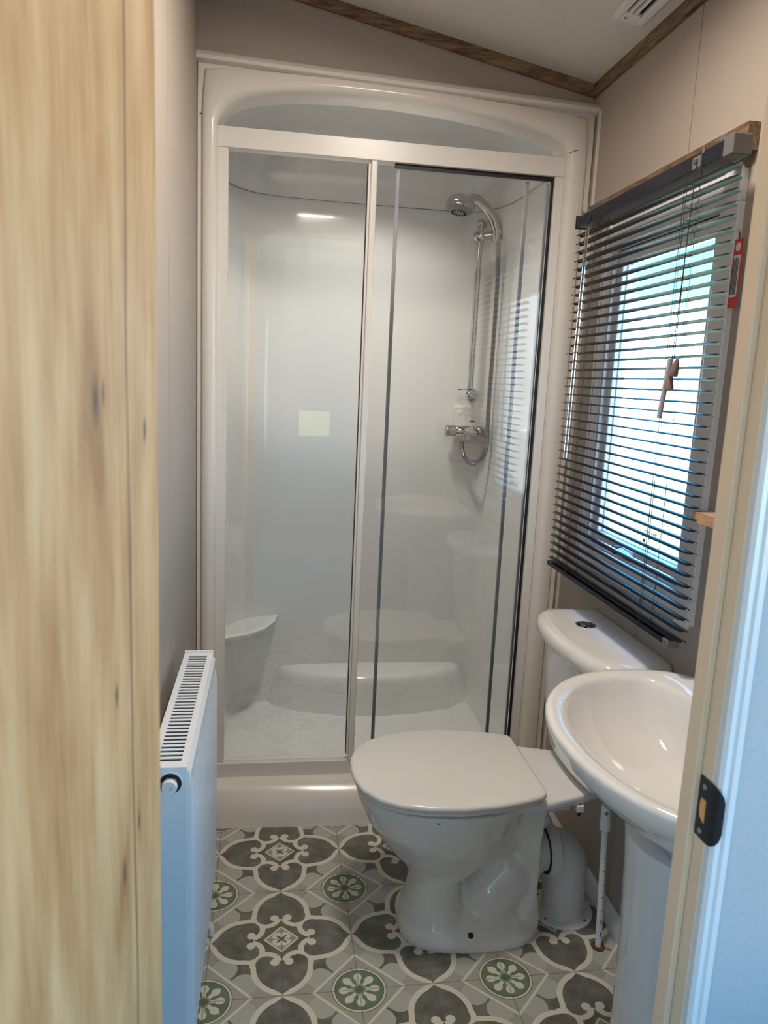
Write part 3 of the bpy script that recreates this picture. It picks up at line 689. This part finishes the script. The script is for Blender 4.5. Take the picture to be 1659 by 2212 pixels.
# floor fixing, cistern bolts, blue film scrap
mk('floor_screw', MB().lathe([(.0075, 0), (.007, .003), (.003, .0045)], (.497, TY-.113, .034), (0, -0.93, 0.36), 18), M['blkmetal'], to, smooth=40)
for x, y in ((.745, TY-.115), (.66, TY-.085)):
    bo = mk('cistern_bolt', MB().tube([(x, y, .345), (x, y, .374)], .0035, 10), M['blkmetal'], to, smooth=40)
    mk('wing_nut', MB().box(x-.009, x+.009, y-.007, y+.007, .356, .374), M['pipe'], bo, bevel=.002)
mk('film_scrap', MB().loft([[(0.382, TY-.168, .379), (.388, TY-.1695, .3745), (.383, TY-.169, .374)], [(0.382, TY-.171, .379), (.388, TY-.1725, .3745), (.383, TY-.172, .374)]]), M['blue'], to)

# ------------------------------------------------------------------ soil pipe
so_ = thing('soil_pipe', 'white elbow waste pipe with round floor flange behind the toilet', 'waste pipe', (.775, TY, 0))
el_ = [(.722, TY, .178), (.735, TY, .178)]
for k in range(1, 9):
    a = PI/2*k/8; el_.append((.735+.042*math.sin(a), TY, .136+.042*math.cos(a)))
el_ += [(.777, TY, .05), (.777, TY, .004)]
mk('elbow', MB().tube(el_, .055, 32), M['pipe'], so_, smooth=45)
mk('collar', MB().lathe([(.062, -.020), (.066, -.018), (.066, .006), (.061, .009), (.056, .012)], (.733, TY, .178), 'x', 36), M['pipe'], so_, smooth=40)
mk('gasket', MB().lathe([(.060, 0), (.050, -.002)], (.7125, TY, .178), 'x', 30), M['black'], so_)
fl_ = mk('floor_flange', MB().lathe([(.081, 0), (.081, .004), (.079, .006), (.058, .007), (.0565, .010)], (.775, TY, 0), 'z', 40), M['pipe'], so_, smooth=35)
for a in (-2.55, -0.9, 0.7, 2.3):
    mk('screw', MB().lathe([(.0035, 0), (.003, .001)], (.775+.069*math.cos(a), TY+.069*math.sin(a), .0064), 'z', 12), M['black'], fl_)

# supply pipe
sp2 = thing('supply_pipe', 'thin white water pipe with push-fit valve rising from the floor beside the basin pedestal', 'water pipe', (.818, 1.53, 0))
pp0, pp1 = Vector((.818, 1.53, .002)), Vector((.813, 1.548, .31))
mk('pipe', MB().tube([pp0, pp1], .0078, 16), M['upvc'], sp2, smooth=40)
for k in range(7):
    p = pp0.lerp(pp1, .10+.11*k); mk('printed_mark', MB().box(p.x-.0012, p.x+.0012, p.y-.0082, p.y-.0074, p.z, p.z+(.012 if k < 2 else .003)), M['print'], sp2)
d_ = (pp1-pp0).normalized()
vv = mk('push_fit_valve', MB().lathe([(.010, 0), (.0135, .003), (.0140, .024), (.0120, .030), (.0125, .062), (.010, .066)], pp1-d_*.004, d_, 22), M['upvc'], sp2, smooth=40)
mk('slot_screw', MB().lathe([(.0048, 0), (.0040, .002)], pp1+d_*.046+Vector((-.004, -.0118, 0)), (-.3, -.95, 0), 16), M['grey'], vv)
mk('braided_tail', MB().tube([pp1+d_*.058, Vector((.806, 1.515, .383)), Vector((.798, 1.480, .402)), Vector((.790, 1.455, .45))], .006, 12), M['satin'], sp2, smooth=40)
mk('floor_collar', MB().lathe([(.017, 0), (.016, .003), (.009, .004)], (.818, 1.53, 0), 'z', 22), M['rust'], sp2, smooth=40, label='rusty brown collar where the pipe meets the floor')

# ------------------------------------------------------------------ basin and pedestal
BY = 1.06
ba = thing('wash_basin', 'white oval ceramic wash basin on a pedestal, partly hidden by the door jamb', 'wash basin', (.70, BY, .60))
def bring(xc, af, ab, b, z, n=64, p=2.1):
    L = []
    for k in range(n):
        a = 2*PI*k/n; c, s = math.cos(a), math.sin(a)
        pp = p if c < 0 else 3.2
        cx = math.copysign(abs(c)**(2/pp), c); cy = math.copysign(abs(s)**(2/pp), s)
        L.append((xc+cx*(ab if c > 0 else af), BY+cy*b, z))
    return L
XB = 0.884
out_rings = [bring(.76, .10, XB-.76, .11, .600), bring(.757, .112, XB-.757, .122, .622), bring(.75, .145, XB-.75, .160, .650), bring(.74, .185, XB-.74, .210, .688), bring(.725, .220, XB-.725, .260, .732), bring(.712, .236, XB-.712, .286, .765), bring(.707, .240, XB-.707, .295, .783), bring(.706, .2405, XB-.706, .296, .792), bring(.706, .238, XB-.706, .294, .798), bring(.706, .232, XB-.706, .289, .8005), bring(.706, .222, XB-.708, .281, .8000),
  bring(.700, .198, .100, .268, .7955), bring(.699, .193, .096, .264, .7925), bring(.698, .189, .093, .260, .785), bring(.697, .183, .090, .252, .765), bring(.700, .165, .082, .225, .725), bring(.705, .135, .070, .18, .692), bring(.712, .09, .055, .11, .672), bring(.72, .025, .02, .025, .667)]
bowl = mk('bowl', MB().loft(out_rings), M['ceramic'], ba, smooth=60)
mk('waste_plug', MB().lathe([(.022, 0), (.021, .003), (.006, .005)], (.720, BY, .667), 'z', 24), M['chrome'], ba, smooth=40)
pdl = thing('basin_pedestal', 'white ceramic pedestal column under the wash basin', 'pedestal', (.76, BY, 0))
def ped(r, rb, z):
    L = []
    for k in range(40):
        a = 2*PI*k/40; c, s = math.cos(a), math.sin(a)
        L.append((.742+c*(r*1.0 if c < 0 else rb), BY+.025+s*r, z))
    return L
mk('column', MB().loft([ped(.124, .11, 0), ped(.122, .11, .03), ped(.112, .10, .06), ped(.107, .10, .2), ped(.109, .10, .4), ped(.114, .10, .52), ped(.120, .10, .599)]), M['ceramic'], pdl, smooth=60)

# ------------------------------------------------------------------ radiator
RX0, RX1, RY0, RY1, RZ0, RZ1 = -0.197, -0.127, 1.172, 1.698, 0.125, 0.712
ra = thing('radiator', 'white panel radiator with slotted top grille on the left wall', 'radiator', (-0.16, 1.43, RZ0))
fp = []
nfl = 24; y0, y1 = RY0+.012, RY1-.012
prof = [(RX1-.010, RY0+.002), (RX1-.002, RY0+.003), (RX1, RY0+.008)]
for k in range(nfl):
    a = y0+(y1-y0)*k/nfl; d = (y1-y0)/nfl
    prof += [(RX1, a+d*.10), (RX1+.0060, a+d*.26), (RX1+.0060, a+d*.62), (RX1, a+d*.78)]
prof += [(RX1, RY1-.008), (RX1-.002, RY1-.003), (RX1-.010, RY1-.002)]
flat = [(min(x, RX1), y) for x, y in prof]
def fr(P, z, dx=0): return [(x+dx, y, z) for x, y in P]
mk('front_panel', MB().loft([fr(flat, RZ0, -.008), fr(flat, RZ0+.008), fr(flat, RZ0+.025), fr(prof, RZ0+.05), fr(prof, RZ1-.055), fr(flat, RZ1-.03), fr(flat, RZ1-.012), fr(flat, RZ1-.004, -.006)]), M['rad'], ra, smooth=35)
mk('rear_panel', MB().box(RX0, RX0+.010, RY0+.006, RY1-.006, RZ0, RZ1-.02), M['rad'], ra, bevel=.003)
mk('convector', MB().box(RX0+.012, RX1-.014, RY0+.03, RY1-.03, RZ0+.05, RZ1-.05), M['dark'], ra)  # coloured near-black for the shade inside the radiator
mk('side_panel', MB().box(RX0-.001, RX1-.006, RY0, RY0+.004, RZ0+.004, RZ1+.001), M['rad'], ra, bevel=.0015)
mk('side_panel', MB().box(RX0-.001, RX1-.004, RY1-.004, RY1, RZ0+.004, RZ1+.006), M['rad'], ra, bevel=.0015)
gz0, gz1 = RZ1-.002, RZ1
gg = mk('top_grille', MB().box(RX0, RX0+.012, RY0+.004, RY1-.004, gz0, gz1).box(RX1-.018, RX1-.006, RY0+.004, RY1-.004, gz0, gz1).box(RX0+.012, RX1-.018, RY0+.004, RY0+.022, gz0, gz1).box(RX0+.012, RX1-.018, RY1-.016, RY1-.004, gz0, gz1), M['rad'], ra)
ng = 34; p0_, p1_ = RY0+.022, RY1-.016; pit = (p1_-p0_)/ng; first = None
for k in range(ng):
    yy = p0_+pit*(k+.5)+pit*.15
    if first is None: first = mk('grille_bar', MB().box(RX0+.011, RX1-.017, yy, yy+pit*.50, gz0, gz1-.0005), M['rad'], gg)
    else: dup(first, 'grille_bar', gg, (0, pit*k, 0))
mk('grille_shade', MB().box(RX0+.011, RX1-.017, RY0+.006, RY1-.006, RZ1-.014, RZ1-.010), M['dark'], ra)  # dark sheet painting the shade below the grille slots
vx, vz = -0.160, 0.684
mk('vent_hole_shade', MB().lathe([(.0185, 0), (.0185, .0007), (.015, .0008)], (vx, RY0, vz), (0, -1, 0), 30), M['dark'], ra)  # dark disc standing in for the shade inside the hole
mk('vent_rim', MB().lathe([(.0205, 0), (.0205, .0015), (.0185, .0016), (.0183, .0003)], (vx, RY0, vz), (0, -1, 0), 30, caps=False), M['rad'], ra, smooth=40)
av = mk('bleed_plug', MB().lathe([(.0145, .0005), (.0145, .006), (.0125, .008)], (vx, RY0, vz), (0, -1, 0), 6), M['chrome'], ra)
mk('bleed_cap', MB().lathe([(.0125, .006), (.0125, .013), (.0115, .015), (.0045, .015), (.004, .012)], (vx, RY0, vz-.001), (0, -1, 0), 26), M['upvc'], av, smooth=40)
mk('valve_elbow', MB().tube([(RX0+.02, RY1-.04, RZ0+.03), (RX0+.03, RY1-.04, .06), (RX1-.004, RY1-.045, .02), (RX1-.004, RY1-.045, .002)], .009, 14), M['upvc'], ra, smooth=40)
mk('wall_bracket', MB().box(XL+.001, RX0+.001, RY0+.1, RY0+.13, .25, .6), M['rad'], ra)
mk('wall_bracket', MB().box(XL+.001, RX0+.001, RY1-.13, RY1-.1, .25, .6), M['rad'], ra)

# ------------------------------------------------------------------ window
wi = thing('window_1', 'white plastic frosted window in the beige wall behind the blind', 'window', (XR, 1.7, 0.9), kind='structure')
FX = XR-.014
def rect_frame(x0, x1, y0, y1, z0, z1, wy, wz):
    return MB().box(x0, x1, y0, y1, z0, z0+wz).box(x0, x1, y0, y1, z1-wz, z1).box(x0, x1, y0, y0+wy, z0+wz, z1-wz).box(x0, x1, y1-wy, y1, z0+wz, z1-wz)
mk('outer_frame', rect_frame(FX, XR+.045, 1.400, 2.010, 0.872, 1.790, .060, .060), M['upvc'], wi, bevel=.003)
for z0, z1 in ((0.872, 0.925), (1.730, 1.790)):
    mk('corner_block', MB().box(FX-.005, FX+.002, 1.396, 1.45, z0-.003, z1+.003), M['upvc'], wi, bevel=.002)
mk('corner_block', MB().box(FX-.005, FX+.002, 1.965, 2.014, 1.730, 1.793), M['upvc'], wi, bevel=.002)
mk('glazing_bead', rect_frame(FX+.004, XR+.03, 1.460, 1.950, 0.932, 1.730, .008, .008), M['upvc'], wi)
sa = mk('sash', rect_frame(XR+.003, XR+.040, 1.468, 1.946, 0.940, 1.722, .030, .036), M['upvc'], wi, bevel=.004)
mk('sash_gasket', rect_frame(XR+.002, XR+.0035, 1.466, 1.948, 0.938, 1.724, .004, .004), M['black'], sa)
pn = mk('pane', MB().box(XR+.020, XR+.024, 1.494, 1.920, 0.972, 1.690), M['frost'], sa, label='frosted patterned glass pane')
mk('glass_gasket', rect_frame(XR+.0165, XR+.0195, 1.492, 1.922, 0.970, 1.692, .007, .007), M['grey'], sa)
hd = mk('handle_base', MB().box(XR-.008, XR+.004, 1.690, 1.745, .948, .968), M['upvc'], sa, bevel=.003)
mk('handle_lever', MB().loft([[(XR-.012, y, z) for y, z in ((1.66, .958), (1.69, .951), (1.735, .951), (1.735, .969), (1.69, .967))], [(XR-.026, y, z) for y, z in ((1.66, .960), (1.69, .953), (1.735, .953), (1.735, .967), (1.69, .965))]]), M['upvc'], hd, bevel=.003)
mk('handle_button', MB().box(XR-.030, XR-.010, 1.735, 1.752, .950, .971), M['black'], hd, bevel=.003)
# ESCAPE sticker on the pane
tcu = bpy.data.curves.new('escape_text', 'FONT'); tcu.body = 'ESCAPE'; tcu.size = 0.0185; tcu.extrude = 0.0003; tcu.align_x = 'CENTER'
tob = bpy.data.objects.new('tmp', tcu); C.objects.link(tob)
bpy.context.view_layer.update()
tme = bpy.data.meshes.new_from_object(tob.evaluated_get(bpy.context.evaluated_depsgraph_get())); bpy.data.objects.remove(tob)
tx = bpy.data.objects.new('escape_lettering', tme); C.objects.link(tx); tme.materials.append(M['green_print'])
off = ORIGIN[pn.name]
tx.parent = pn; tx.matrix_local = Matrix.Translation(Vector((XR+.0192, 1.655, 1.013))-off) @ Matrix(((0, 0, -1, 0), (-1, 0, 0, 0), (0, 1, 0, 0), (0, 0, 0, 1)))
tx['label'] = 'green ESCAPE lettering at the foot of the pane'
mk('red_dot', MB().lathe([(.0055, 0), (.0055, .0006)], (XR+.0196, 1.684, 0.998), (-1, 0, 0), 16), M['red'], pn)

# ------------------------------------------------------------------ venetian blind
bt = mk('blind_batten', MB().box(.862, XR-.0005, 1.380, 2.105, 1.815, 1.865), M['batten'], bevel=.001)
tag(bt, 'brown wood-effect batten on the wall holding the blind head rail', 'batten')
vb = thing('venetian_blind', 'charcoal metal venetian blind with open slats hanging over the window', 'blind', (.803, 1.64, .86))
HX_ = .790
hr = mk('head_rail', MB().prism([(HX_, 1.784), (HX_, 1.811), (HX_+.003, 1.814), (HX_+.036, 1.814), (HX_+.038, 1.811), (HX_+.038, 1.784)], 'y', 1.310, 2.008), M['slat'], vb, bevel=.001)
mk('end_cap', MB().box(HX_-.002, HX_+.036, 1.302, 1.334, 1.780, 1.816), M['endcap'], hr, bevel=.003)
mk('end_cap', MB().box(HX_-.001, HX_+.034, 2.006, 2.012, 1.782, 1.816), M['slat'], hr, bevel=.001)
cl = mk('cord_lock', MB().box(HX_-.004, HX_+.010, 1.403, 1.432, 1.783, 1.806), M['endcap'], hr, bevel=.002)
mk('lock_roller', MB().tube([(HX_-.005, 1.410, 1.797), (HX_-.005, 1.424, 1.797)], .003, 10), M['satin'], cl)
for y in (1.40, 1.965):
    mk('mounting_bracket', MB().box(HX_+.036, .8625, y-.012, y+.012, 1.800, 1.840), M['endcap'], hr)
    mk('bracket_clip', MB().box(HX_-.0015, HX_+.002, y-.004, y+.004, 1.806, 1.818), M['endcap'], hr)
NS = 41; zs0, zs1 = 1.766, 0.878; SX = .8035; first = None
cross = [(-.0125, -.0022), (-.0085, -.0004), (-.0035, .0010), (0, .0014), (.0035, .0010), (.0085, -.0004), (.0125, -.0022)]
tilt = math.radians(-3.5); ct, st_ = math.cos(tilt), math.sin(tilt)
def slat_loop(y, k=1.0):
    top = [(SX + (dx*ct - dz*st_)*k, y, zs0 + (dx*st_ + dz*ct)) for dx, dz in cross]
    bot = [(SX + (dx*ct - dz*st_)*k, y, zs0 + (dx*st_ + dz*ct) - .0005) for dx, dz in cross[::-1]]
    return top+bot
for k in range(NS):
    if first is None:
        first = mk('slat', MB().loft([slat_loop(1.296, .35), slat_loop(1.302, .78), slat_loop(1.310, 1.0), slat_loop(2.002, 1.0), slat_loop(2.010, .78), slat_loop(2.015, .35)]), M['slat'], vb, smooth=40)
    else:
        s = dup(first, 'slat', vb, (0, random.uniform(-.0025, .0025), -(zs0-zs1)*k/(NS-1)))
        s.rotation_euler = (0, 0, 0)
brl = mk('bottom_rail', MB().prism([(SX-.013, .856), (SX-.011, .853), (SX+.011, .853), (SX+.013, .856), (SX+.012, .864), (SX+.006, .867), (SX-.006, .867), (SX-.012, .864)], 'y', 1.340, 2.012), M['slat'], vb, bevel=.001)
mk('end_cap', MB().box(SX-.014, SX+.014, 1.330, 1.352, .851, .869), M['endcap'], brl, bevel=.003)
mk('end_cap', MB().box(SX-.013, SX+.013, 2.010, 2.016, .853, .867), M['endcap'], brl, bevel=.002)
for y in (1.865, 1.448):
    for dx in (-.0135, .0135):
        mk('ladder_cord', MB().tube([(SX+dx, y, 1.786), (SX+dx, y, .860)], .0006, 6), M['cord'], vb)
    mk('lift_cord', MB().tube([(SX-.0148, y+.006, 1.786), (SX-.0148, y+.006, .855)], .0007, 6), M['cord'], vb)
    rung = None
    for k in range(NS):
        if rung is None: rung = mk('ladder_rung', MB().tube([(SX-.0135, y, zs0-.003), (SX+.0135, y, zs0-.003)], .0006, 5), M['cord'], vb)
        else: dup(rung, 'ladder_rung', vb, (0, 0, -(zs0-zs1)*k/(NS-1)))
    mk('cord_button', MB().lathe([(.006, 0), (.006, .004)], (SX, y, .849), 'z', 14), M['endcap'], brl)
# pull cords and tassels
for i, (ye, ze) in enumerate(((1.408, 1.405), (1.416, 1.378))):
    mk('pull_cord', MB().tube([(HX_-.005, 1.413, 1.797), (HX_-.008, 1.411, 1.65+.01*i), (HX_-.010, ye, ze+.02)], .0009, 8), M['cord'], vb)
    mk('tassel', MB().lathe([(.0025, .022), (.005, .018), (.0095, -.006), (.0095, -.012), (.004, -.0125)], (HX_-.010, ye-.006*(1-i), ze), (0.0, -0.35*(1-i), 1), 16), M['tassel'], vb, smooth=50)
mk('cord_condenser', MB().tube([(HX_-.012, 1.417, 1.427), (HX_-.012, 1.438, 1.308)], .0055, 14), M['seal'], vb, smooth=40)
# tilt wand
hk = mk('wand_hook', MB().tube([(HX_-.003, 1.905, 1.790), (HX_-.010, 1.90, 1.776), (HX_-.012, 1.897, 1.764)], .0022, 8), M['clear'], vb)
mk('tilt_wand', MB().tube([(HX_-.012, 1.898, 1.768), (HX_-.012, 1.915, 1.174)], .0042, 6), M['clear'], vb)

# red safety tag hanging by the window
tg = thing('safety_tag', 'small red card tag with white text panel hanging on the window frame', 'tag', (.862, 1.37, 1.5))
TX = .862
def tagpoly(y0, y1, z0, z1, x): return MB().box(x-.0007, x, y0, y1, z0, z1)
mk('card', tagpoly(1.350, 1.378, 1.525, 1.652, TX), M['red'], tg)
tp_ = mk('text_panel', tagpoly(1.3535, 1.3745, 1.545, 1.622, TX-.0008), M['white'], tg)
for k in range(5):
    y = 1.3565+.0038*k; mk('text_line', tagpoly(y, y+.0016, 1.549, 1.618-.004*(k % 2), TX-.0016), M['print'], tp_)
mk('symbol', MB().lathe([(.008, 0), (.008, .0006), (.005, .0007)], (TX-.0008, 1.364, 1.637), (-1, 0, 0), 20), M['white'], tg)
mk('tie', MB().tube([(TX, 1.366, 1.648), (.868, 1.376, 1.668), (XR-.012, 1.396, 1.675)], .0012, 6), M['clear'], tg)

# small wooden shelf beyond the door jamb
ws = mk('wooden_shelf', MB().box(.800, XR-.0005, .90, 1.312, 1.117, 1.138), M['shelfwood'], bevel=.001)
tag(ws, 'small oak shelf end on the wall above the basin, cut off by the jamb', 'shelf')

# ceiling vent
cv = thing('ceiling_vent', 'white slotted plastic vent on the ceiling corner', 'vent', (.80, 1.6, cz(.80)))
def on_ceiling(mb, drop):      # local x,y,z with z measured down from the sloped ceiling
    mb.v = [(x, y, cz(x)-z) for x, y, z in mb.v]; return mb
cx0, cx1, cy1, cy0 = .766, .842, 1.835, 1.40
mk('vent_frame', on_ceiling(MB().box(cx0, cx0+.018, cy0, cy1, 0, .012).box(cx1-.018, cx1, cy0, cy1, 0, .012).box(cx0+.018, cx1-.018, cy1-.035, cy1, 0, .012).box(cx0+.018, cx1-.018, cy0, cy0+.035, 0, .012), 0), M['upvc'], cv, bevel=.003)
for k in range(2):
    x = cx0+.025+.013*k
    mk('vent_louvre', on_ceiling(MB().box(x, x+.007, cy0+.03, cy1-.03, .003, .010), 0), M['upvc'], cv)
mk('vent_shade', on_ceiling(MB().box(cx0+.017, cx1-.017, cy0+.03, cy1-.03, .0005, .0015), 0), M['dark'], cv)  # dark sheet in place of the shade behind the louvres
mk('screw', on_ceiling(MB().lathe([(.004, 0), (.003, .002)], (.792, cy1-.018, .0125), 'z', 12), 0), M['grey'], cv)

# added ceiling lamp above the frame, lifting a room left too dark by daylight
lx, ly = 0.33, 1.30
cl_ = thing('ceiling_fill_light', 'round fill light added on the ceiling, out of view', 'light', (lx, ly, cz(lx)))
mk('bezel', on_ceiling(MB().lathe([(.165, 0), (.165, .006), (.155, .010), (.142, .008), (.140, .0)], (lx, ly, .0), 'z', 48, caps=False), 0), M['upvc'], cl_, smooth=40)
al = bpy.data.lights.new('ceiling_fill_lamp', 'AREA'); al.shape = 'DISK'; al.size = 0.27; al.energy = LAMP_W; al.color = (1.0, 0.90, 0.78); al.spread = math.radians(170)
ao = bpy.data.objects.new('ceiling_fill_lamp', al); C.objects.link(ao); ao.parent = cl_; ao.location = (0, 0, -0.004); ao.rotation_euler = (0, math.atan(CS), 0)

# second added lamp, unseen behind the arch, brightening the shower interior
sl2 = thing('shower_fill_light', 'small fill light added in the shower dome, out of view', 'light', (.33, 2.46, 2.238))
mk('bezel', MB().lathe([(.095, 0), (.095, -.004), (.085, -.006), (.082, 0)], (.33, 2.46, 2.239), 'z', 32, caps=False), M['upvc'], sl2, smooth=40)
al = bpy.data.lights.new('shower_fill_lamp', 'AREA'); al.shape = 'DISK'; al.size = 0.16; al.spread = math.radians(115); al.energy = SHOWER_W; al.color = (1.0, 0.96, 0.90)
ao = bpy.data.objects.new('shower_fill_lamp', al); C.objects.link(ao); ao.parent = sl2; ao.location = (0, 0, -0.003)
